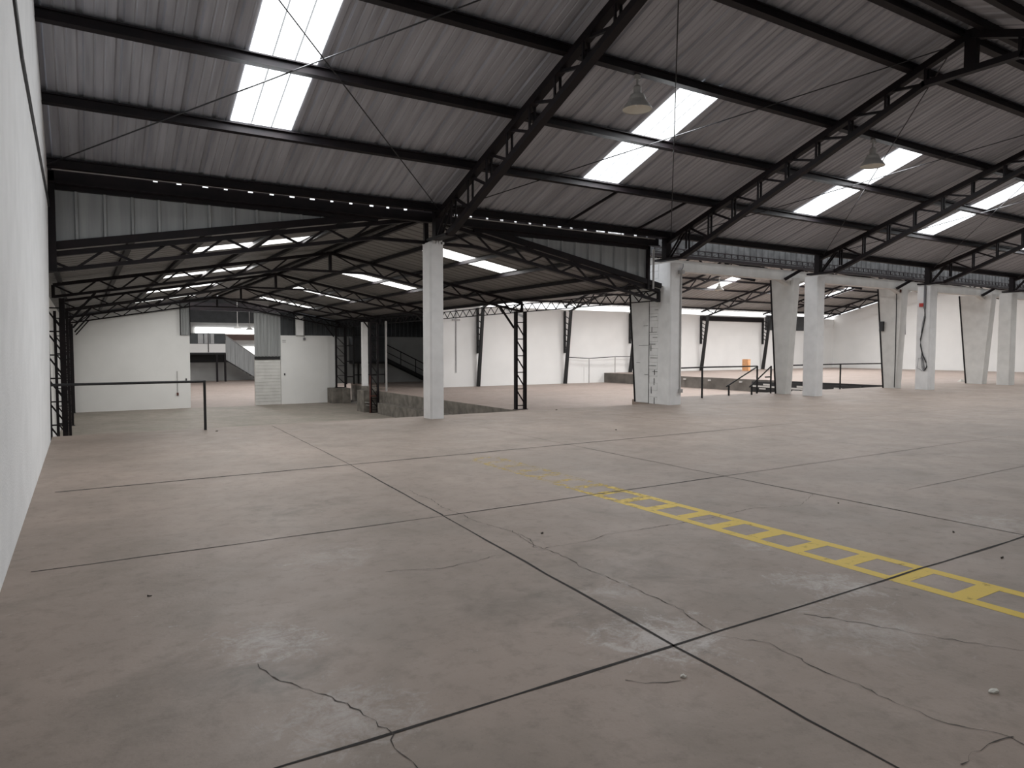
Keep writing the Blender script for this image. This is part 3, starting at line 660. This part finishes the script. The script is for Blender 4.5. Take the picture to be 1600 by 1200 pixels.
obj('branch', MB().tube([(13.05, 35.5, -.9), (13.4, 35.5, -.9)], .03), 'redrust', t)
t = thing('pipe_rack', 'small pale pipe bracket on the concrete block', 'bracket', (13.0, 35.9, -1.4))
obj('rail', MB().tube([(12.9, 35.9, -1.25), (13.5, 35.9, -1.35)], .03), 'hatch', t)
obj('rail', MB().tube([(12.95, 35.88, -1.4), (13.4, 35.88, -1.45)], .02), 'hatch', t)

# ------------------------------------------------------------------ back of the yard
t = thing('hanging_sheet', 'narrow grey sheet panel hanging left of the back opening', 'panel', (5.1, 43.9, 2.4))
obj('sheet', corrugated(MB(), lambda u, v, o: (u, 43.9-o, v), (4.86, 5.32), [2.42, gz(5.1)-.25], pitch=.15, rib=.06), 'sheet_grey', t)
obj('frame', MB().box(5.32, 5.36, 43.86, 43.94, 2.42, gz(5.3)-.03), 'steel', t)
obj('frame', MB().box(4.82, 4.86, 43.86, 44.01, 2.42, gz(4.9)-.03), 'steel', t)
t = thing('cladding_sheet', 'grey ribbed sheet above the brick panel right of the back opening', 'cladding', (9.7, 44.1, 1.1))
obj('sheet', corrugated(MB(), lambda u, v, o: (u, 44.05-o+.25*((u-9.7)/.78)**2*0, v), (8.9, 10.46), [1.15, gz(9.7)-.45], pitch=.2, rib=.07), 'sheet_grey', t)
obj('bottom_gap_strip', MB().box(8.9, 10.42, 44.04, 44.1, .98, 1.17), 'black', t)
t = thing('dark_cladding', 'dark ribbed cladding band above the white back wall', 'cladding', (15.8, 44.3, 2.46))
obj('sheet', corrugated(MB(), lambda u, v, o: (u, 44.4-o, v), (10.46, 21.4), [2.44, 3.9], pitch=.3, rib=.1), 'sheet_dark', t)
mb = MB(); mb.box(11.35, 11.8, 43.8, 43.98, 2.47, 3.68); tag(obj('white_pillar', mb, 'column'), 'short white pillar on top of the white back wall', 'pillar')
for i, (x, z0, z1) in enumerate([(4.62, -.95, .35)]):
    t = thing('wall_conduit', 'thin conduit with a red switch box on the white back wall', 'conduit', (x, 43.97, z0))
    obj('pipe', MB().tube([(x, 43.97, z0), (x, 43.97, z1)], .018), 'pipe', t)
    obj('switch', MB().box(x-.05, x+.05, 43.93, 44, z0-.1, z0+.06), 'redrust', t)
t = thing('wall_conduit', 'thin conduit with a dark box at the top of the white wall', 'conduit', (11.9, 43.95, 2.2))
obj('pipe', MB().tube([(11.88, 43.95, 2.3), (11.88, 43.95, 3.6)], .02), 'pipe', t)
obj('switch', MB().box(11.82, 11.95, 43.9, 44, 2.18, 2.32), 'cable_grey', t)
mb = MB(); mb.box(10.62, 10.68, 43.96, 44, .0, .12); tag(obj('wall_switch', mb, 'cable'), 'small dark switch on the white back wall edge', 'switch')
mb = MB(); mb.box(5.05, 5.12, 43.96, 44, -.2, -.08); tag(obj('wall_switch', mb, 'cable'), 'small dark switch beside the back opening', 'switch')
mb = MB(); mb.box(10.55, 10.75, 43.97, 44, 2.02, 2.06); mb.box(10.55, 10.75, 43.97, 44, 2.12, 2.16); tag(obj('wall_plate', mb, 'pipe'), 'small grey plate high on the white back wall', 'plate')

# stair and gallery in the dark corner
t = thing('steel_stair', 'dark steel stair with handrails in the shaded corner', 'stair', (18.5, 44.3, CZ))
x0, z0, x1, z1 = 17.3, .95, 20.6, -.62
obj('stringer', MB().bar((x0, 44.1, z0), (x1, 44.1, z1), .05, .22), 'black', t)
obj('stringer', MB().bar((x0, 44.65, z0), (x1, 44.65, z1), .05, .22), 'black', t)
for k in range(9):
    xx = x0 + (x1-x0)*(k+.5)/9; zz = z0 + (z1-z0)*(k+.5)/9; obj('tread', MB().box(xx-.13, xx+.13, 44.1, 44.65, zz, zz+.04), 'black', t)
obj('handrail', MB().tube([(x0, 44.1, z0+1.0), (x1, 44.1, z1+1.0)], .035), 'black', t)
obj('midrail', MB().tube([(x0, 44.1, z0+.5), (x1, 44.1, z1+.5)], .025), 'black', t)
for k in range(4):
    xx = x0 + (x1-x0)*k/3; zz = z0 + (z1-z0)*k/3; obj('baluster', MB().box(xx-.02, xx+.02, 44.08, 44.12, zz, zz+1.0), 'black', t)
t = thing('steel_gallery', 'dark raised gallery booth beside the shaded stair', 'gallery', (16.2, 44.3, CZ))
obj('deck', MB().box(15.0, 17.3, 43.8, 44.7, .66, .8), 'black', t)
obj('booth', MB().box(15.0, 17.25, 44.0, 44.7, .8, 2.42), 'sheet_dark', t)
for x in (15.35, 15.9, 17.2): obj('post', MB().box(x-.05, x+.05, 43.85, 43.95, CZ, .66), 'black', t)
obj('rail', MB().box(15.0, 17.3, 43.85, 43.9, -.1, -.04), 'black', t)
t = thing('steel_rack', 'dark steel frame standing by the lattice column at the back wall', 'frame', (14.6, 43.4, CZ))
for x in (14.45, 14.95): obj('post', MB().box(x-.05, x+.05, 43.6, 43.7, CZ, 3.1), 'black', t)
for z in (-.2, .8, 1.8): obj('crossbar', MB().box(14.45, 14.95, 43.62, 43.68, z, z+.06), 'black', t)

# ------------------------------------------------------------------ railings
def railing(label, posts, rails, m='black', pw=.045):
    p0 = posts[0] if posts else rails[0][0]
    t = thing('railing', label, 'railing', (p0[0], p0[1], p0[2]))
    for (x, y, z0, z1, mm) in [(p + (m,))[:5] if len(p) == 4 else p for p in posts]: obj('post', MB().box(x-pw/2, x+pw/2, y-pw/2, y+pw/2, z0, z1), mm, t)
    for r in rails: obj('rail', MB().tube(r, .024, 8), m, t)
    return t
railing('black guard rail from the left wall to a single post', [(2.05, 14.9, 0, .985)], [[(-.52, 14.9, .96), (2.06, 14.9, .965)]])
railing('black guard rail with a sloping end, right of the brick pier', [(17.28, 16.07, 0, 1.0), (20.84, 16.75, 0, .99), (19.0, 16.45, 0, .34)],
        [[(14.8, 15.75, 1.0), (17.28, 16.07, 1.01), (20.84, 16.75, .99)], [(20.84, 16.75, .97), (18.85, 16.42, .32)]])
railing('short black sloping handrail left of the tapered column', [(20.0, 16.3, 0, .3), (21.28, 16.5, 0, 1.0)], [[(21.28, 16.5, .98), (19.85, 16.27, .28)], [(21.28, 16.5, .6), (20.9, 16.45, .6)]])
railing('black guard rail with one grey post, between square columns', [(25.78, 16.7, 0, 1.0)], [[(21.7, 16.5, 1.0), (25.78, 16.7, 1.01), (28.9, 16.78, 1.0)]])
railing('distant thin bent railing on the raised platform by the far wall', [(28.6, 36.5, CZ, 1.0, 'pipe'), (30.75, 36.4, 0, 1.1, 'pipe')], [[(27.0, 36.6, 1.08), (28.6, 36.5, 1.0), (30.75, 36.4, 1.1), (34, 36.4, 1.1)]], 'steel')

# dock bumpers on the black platform face
for i, (y, z, L_) in enumerate([(23.6, -.34, 1.0), (21.6, -.36, 1.1), (19.6, -.36, 1.1)]):
    t = thing('dock_leveller', ['pale barred dock leveller right of the sloping handrail', 'pale barred dock leveller between the tapered and square columns', 'pale barred dock leveller behind the grey railing post'][i], 'dock leveller', (PX-.05, y, CZ), 'dock levellers')
    obj('frame', MB().box(PX-.12, PX, y-L_, y+L_, CZ+.02, -.1), 'black', t)
    obj('bar', MB().box(PX-.16, PX-.12, y-L_*.9, y+L_*.9, z-.04, z+.04), 'hatch', t)
    obj('plate', MB().box(PX-.15, PX-.12, y-.15, y+.25, z+.06, z+.15), 'hatch', t)
    obj('plate', MB().box(PX-.15, PX-.12, y+.1, y+.5, z-.15, z-.08), 'hatch', t)
for i, y in enumerate([25.4, 27.6, 29.5]):
    mb = MB(); mb.box(PX-.08, PX, y-.08, y+.08, -.2, -.11); tag(obj('dock_bumper', mb, 'hatch'), '%s small pale bumper block on the grey platform face, from the right' % ORD[i], 'bumper', 'bumpers on the platform face')

mb = MB(); mb.box(46.9, 53.4, 36.9, 37.0, 3.15, 4.35); tag(obj('dark_screen', mb, 'sheet_dark'), 'dark panel high on the far white wall, behind the square columns', 'panel')
# orange board on the platform
t = thing('orange_crate', 'small orange box standing on the raised platform', 'box', (42.0, 34.9, 0))
obj('body', MB().box(41.9, 42.15, 34.5, 35.05, .0, .86), 'orange', t)
obj('panel', MB().box(41.88, 41.9, 34.6, 34.95, .45, .75), 'orange', t)

# ------------------------------------------------------------------ rear hall trusses and their wall columns
for i, X in enumerate([20.4, 26.9, 32.5, 39.5, 46.5, 53.0]):
    t = thing('rear_truss', '%s slim lattice truss from the left under the rear roof' % ORD[i], 'truss', (X, RRY, 4.0), 'slim trusses under the rear roof')
    for sg in (1, -1):
        Y = lambda y: y if sg > 0 else 2*RRY - y
        tp = lambda y: rz(y) - .08
        bt = lambda y: rz(y) - .55
        obj('top_chord', MB().bar((X, Y(RRY), tp(RRY)), (X, Y(36.9), tp(36.9)), .14, .10), 'steel', t)
        obj('bottom_chord', MB().bar((X, Y(RRY), bt(RRY)), (X, Y(36.4), bt(36.4)), .13, .09), 'steel', t)
        n = 14
        for k in range(n):
            a = RRY + (36.4-RRY)*k/n; b = RRY + (36.4-RRY)*(k+1)/n
            p, q = ((X, Y(a), tp(a)), (X, Y(b), bt(b))) if k % 2 == 0 else ((X, Y(a), bt(a)), (X, Y(b), tp(b)))
            obj('web_member', MB().bar(p, q, .05, .055), 'steel', t)
    zb = CZ if X < PX else 0
    t = thing('wall_column', '%s slim black tapered column from the left against the far wall' % ORD[i], 'column', (X, 36.8, zb), 'slim columns along the far wall')
    mb = MB(); mb.hexa([(X-.07,36.72,zb),(X+.07,36.72,zb),(X+.07,36.96,zb),(X-.07,36.96,zb)], [(X-.07,36.15,4.1),(X+.07,36.15,4.1),(X+.07,36.33,4.1),(X-.07,36.33,4.1)]); obj('front_chord', mb, 'black', t)
    mb = MB(); mb.hexa([(X-.06,36.84,zb+2.0),(X+.06,36.84,zb+2.0),(X+.06,36.96,zb+2.0),(X-.06,36.96,zb+2.0)], [(X-.06,36.84,4.1),(X+.06,36.84,4.1),(X+.06,36.96,4.1),(X-.06,36.96,4.1)]); obj('rear_chord', mb, 'black', t)
    mb = MB()
    for k in range(6):
        z = zb + 2.2 + k*(4.0-zb-2.3)/6; yy = 36.75 - .55*(z-zb)/(4.1-zb)
        mb.bar((X, yy, z), (X, 36.85, z+.25), .04, .04)
    obj('lacing', mb, 'steel', t)
for k, y in enumerate([36.4, 34.6, 32.7, 31.1, 29.5, 27.8]):
    mb = MB(); z = rz(y); mb.box(14.3, XR, y-.04, y+.04, z-.03, z+.075)
    tag(obj('rear_purlin', mb, 'steel'), '%s dark purlin up from the far wall under the rear roof' % ORD[k], 'purlin', 'purlins of the rear roof')
mb = MB(); mb.box(39.6, 46.4, 36.85, 36.95, 3.75, 4.1); tag(obj('wall_beam', mb, 'steel'), 'dark beam across the top of the far white wall', 'beam')
mb = MB(); mb.bar((14.2, 22, 2.8), (20.6, 34, 3.9), .08, .08); tag(obj('brace_bar', mb, 'alu'), 'pale diagonal brace from the lattice column to the far wall', 'brace')
for i, x in enumerate([18.95]):
    t = thing('wall_conduit', 'thin conduit with a lamp bracket on the far wall left panel', 'conduit', (x, 36.97, .2))
    obj('pipe', MB().tube([(x, 36.96, .2), (x, 36.96, 4.0)], .02), 'cable_grey', t)
    obj('bracket', MB().box(x-.25, x+.25, 36.9, 37.0, 3.3, 3.4), 'pipe', t)

# ------------------------------------------------------------------ back hall beyond the opening
f = MB(); f.box(-4, 30, 90, 90.3, YZ, 8); f.cur = 1; f.box(-4, 30, 89.86, 90, 4.8, 8); struct('wall_back_far', f, ['wall_shade', 'sheet_dark'])  # dark upper band added to darken the wall above the bright windows
f = MB(); f.box(-4.3, -4, 44, 90.3, YZ, 8); struct('wall_back_west', f, 'wall_far')
f = MB(); f.box(30, 30.3, 45, 90.3, YZ, 8); struct('wall_back_east', f, 'wall_far')
f = MB(); corrugated(f, lambda u, v, o: (u, v, 6.2 + .25*(13 - abs(u-13))+o), (-4.3, 30.3), [44.4, 60, 90.3], [(8.0, 9.2, 50, 57), (8.0, 9.2, 62, 70), (17, 18.2, 50, 57), (17, 18.2, 62, 70)], pitch=.6); struct('ceiling_back', f, 'sheet_old')
for i, (x, a, b) in enumerate([(8.0, 50, 57), (8.0, 62, 70), (17, 50, 57), (17, 62, 70)]):
    skylight(lambda u, v, o: (u, v, 6.2 + .25*(13-abs(u-13))+o), x, x+1.2, a, b, 'sky_far', 'skylight in the back hall roof, %s' % ['near left', 'far left', 'near right', 'far right'][i], 'skylights of the back hall', 1)
f = MB(); f.box(11.5, 22, 89.9, 89.98, 3.5, 4.2); struct('window_2', f, 'sky_far')
f = MB(); f.box(15.3, 22, 89.9, 89.98, .6, 1.9); struct('window_3', f, 'sky_far')
mb = MB(); mb.box(9, 22, 89.9, 90, 2.7, 3.4); tag(obj('wall_band', mb, 'brown'), 'brown band between the two bright windows of the back hall', 'band')
for k, z in enumerate([5.0, 5.7]):
    mb = MB(); mb.box(-4, 30, 66+6*k, 66.3+6*k, z, z+.35); tag(obj('cross_beam', mb, 'steel'), ['lower dark cross beam high in the back hall', 'upper dark cross beam high in the back hall'][k], 'beam')
t = thing('mezzanine', 'white fronted mezzanine with glazed balustrade in the back hall', 'mezzanine', (11, 78.5, YZ))
obj('deck', MB().box(6.5, 12.85, 78, 84, 1.26, 2.16), 'wall_far', t)
obj('edge_beam', MB().box(6.5, 12.85, 77.95, 78.05, 1.08, 1.26), 'black', t)
gl = obj('balustrade', MB().box(6.5, 12.85, 78.0, 78.06, 2.16, 3.26), 'sheet_dark', t)
for (a, b) in [(10.2, 10.7), (10.8, 11.3), (11.4, 11.75)]: obj('pane', MB().box(a, b, 77.97, 78.0, 2.2, 3.2), 'alu', gl)
obj('divider', MB().box(11.15, 11.22, 77.93, 78.0, 1.3, 3.3), 'steel', t)
for x in (9.0, 12.0, 12.8): obj('post', MB().box(x-.09, x+.09, 78.0, 78.2, YZ, 1.1), 'steel', t)
obj('dark_band', MB().box(6.5, 13.5, 80.8, 81, .2, 1.2), 'black', t)
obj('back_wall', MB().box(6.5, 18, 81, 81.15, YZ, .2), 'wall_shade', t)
t = thing('panelled_stair', 'grey panelled stair descending right from the mezzanine', 'stair', (14.4, 78.2, YZ))
mb = MB(); N_ = 8
for k in range(N_):
    a = 12.9 + 3.6*k/N_; b = 12.9 + 3.6*(k+1)/N_ - .02; za = lambda x: 3.0 - (x-12.9)*.73; zb = lambda x: max(.5 - (x-12.9)*.66, YZ)
    mb.hexa([(a,78.0,zb(a)),(b,78.0,zb(b)),(b,78.05,zb(b)),(a,78.05,zb(a))], [(a,78.0,za(a)),(b,78.0,za(b)),(b,78.05,za(b)),(a,78.05,za(a))])
mb.hexa([(12.9,78.06,.5),(16.5,78.06,-1.79),(16.5,78.09,-1.79),(12.9,78.09,.5)], [(12.9,78.06,2.98),(16.5,78.06,.36),(16.5,78.09,.36),(12.9,78.09,2.98)]); obj('side_panel', mb, 'sheet_grey', t)
obj('stringer', MB().bar((12.9, 78.1, .45), (16.5, 78.1, YZ+.05), .1, .16), 'black', t)
obj('handrail', MB().tube([(12.9, 78.0, 3.04), (16.5, 78.0, .42)], .05), 'alu', t)
for k in range(10):
    xx = 12.9 + 3.6*(k+.5)/10; zz = .55 - 2.35*(k+.5)/10; obj('tread', MB().box(xx-.16, xx+.16, 78.1, 79.2, zz, zz+.05), 'steel', t)

# ------------------------------------------------------------------ yellow floor marking
mb = MB(); x0, x1 = 4.72, 5.23; z = .001; pitch = .4165; y = 6.04; wd = .10
for (a, b) in ((x0, x0+wd), (x1-wd, x1)):
    yy = -.6
    while yy < 8.8: mb.add([(a,yy,z),(b,yy,z),(b,yy+.2,z),(a,yy+.2,z)], [(0,1,2,3)]); yy += .2
k = 7
yy = 6.04 + k*pitch
while yy > -.6:
    mb.add([(x0+wd,yy-.14,z),(x1-wd,yy-.14,z),(x1-wd,yy,z),(x0+wd,yy,z)], [(0,1,2,3)]); yy -= pitch
tag(obj('floor_marking', mb, 'yellow', None, (0,0,0)), 'worn yellow painted ladder shaped line on the concrete floor', 'marking')

# ------------------------------------------------------------------ litter
def scrap(x, y, r, m, label, name='paper_scrap'):
    if m == 'leaf': r *= .7
    mb = MB(); n = 7; ring = [(x + r*random.uniform(.6,1.2)*math.cos(6.283*k/n), y + r*(.45 if m == 'leaf' else 1)*random.uniform(.5,1)*math.sin(6.283*k/n), .003 + random.uniform(0,.012)) for k in range(n)]
    low = [(p[0], p[1], .002) for p in ring]; mb.add(ring + low + [(x, y, r*.55)], [(k, (k+1)%n, 2*n) for k in range(n)] + [(n+k, n+(k+1)%n, (k+1)%n, k) for k in range(n)] + [list(range(2*n-1, n-1, -1))])
    tag(obj(name, mb, m), label, 'litter')
scrap(3.58, 1.51, .028, 'paper', 'crumpled white paper scrap on the floor at lower right')
scrap(2.46, 2.38, .018, 'paper', 'tiny pale paper scrap just below the crossing of floor joints')
scrap(.33, 5.0, .02, 'leaf', 'small dark dry leaf on the floor near the left wall', 'dry_leaf')
scrap(3.36, 4.93, .025, 'leaf', 'small dark dry leaf beside the floor crack', 'dry_leaf')
scrap(5.96, 2.49, .03, 'leaf', 'small dark dry leaf right of the yellow line, near the floor joint', 'dry_leaf')
scrap(6.44, 3.07, .025, 'leaf', 'small dark dry leaf at right, beyond the floor joint', 'dry_leaf')
scrap(6.64, 4.29, .02, 'leaf', 'tiny dark dry leaf far right of the yellow line', 'dry_leaf')
scrap(8.97, 10.57, .04, 'leaf', 'small dark dry leaf on the distant floor before the brick pier', 'dry_leaf')
scrap(2.2, 14.5, .04, 'leaf', 'small dark scrap at the foot of the black rail post', 'dry_leaf')
scrap(10.6, 14.9, .05, 'leaf', 'small dark scrap at the floor edge left of the brick pier', 'dry_leaf')
scrap(37.0, 17.5, .25, 'paper', 'pale sheet lying on the far floor at the right photo edge')
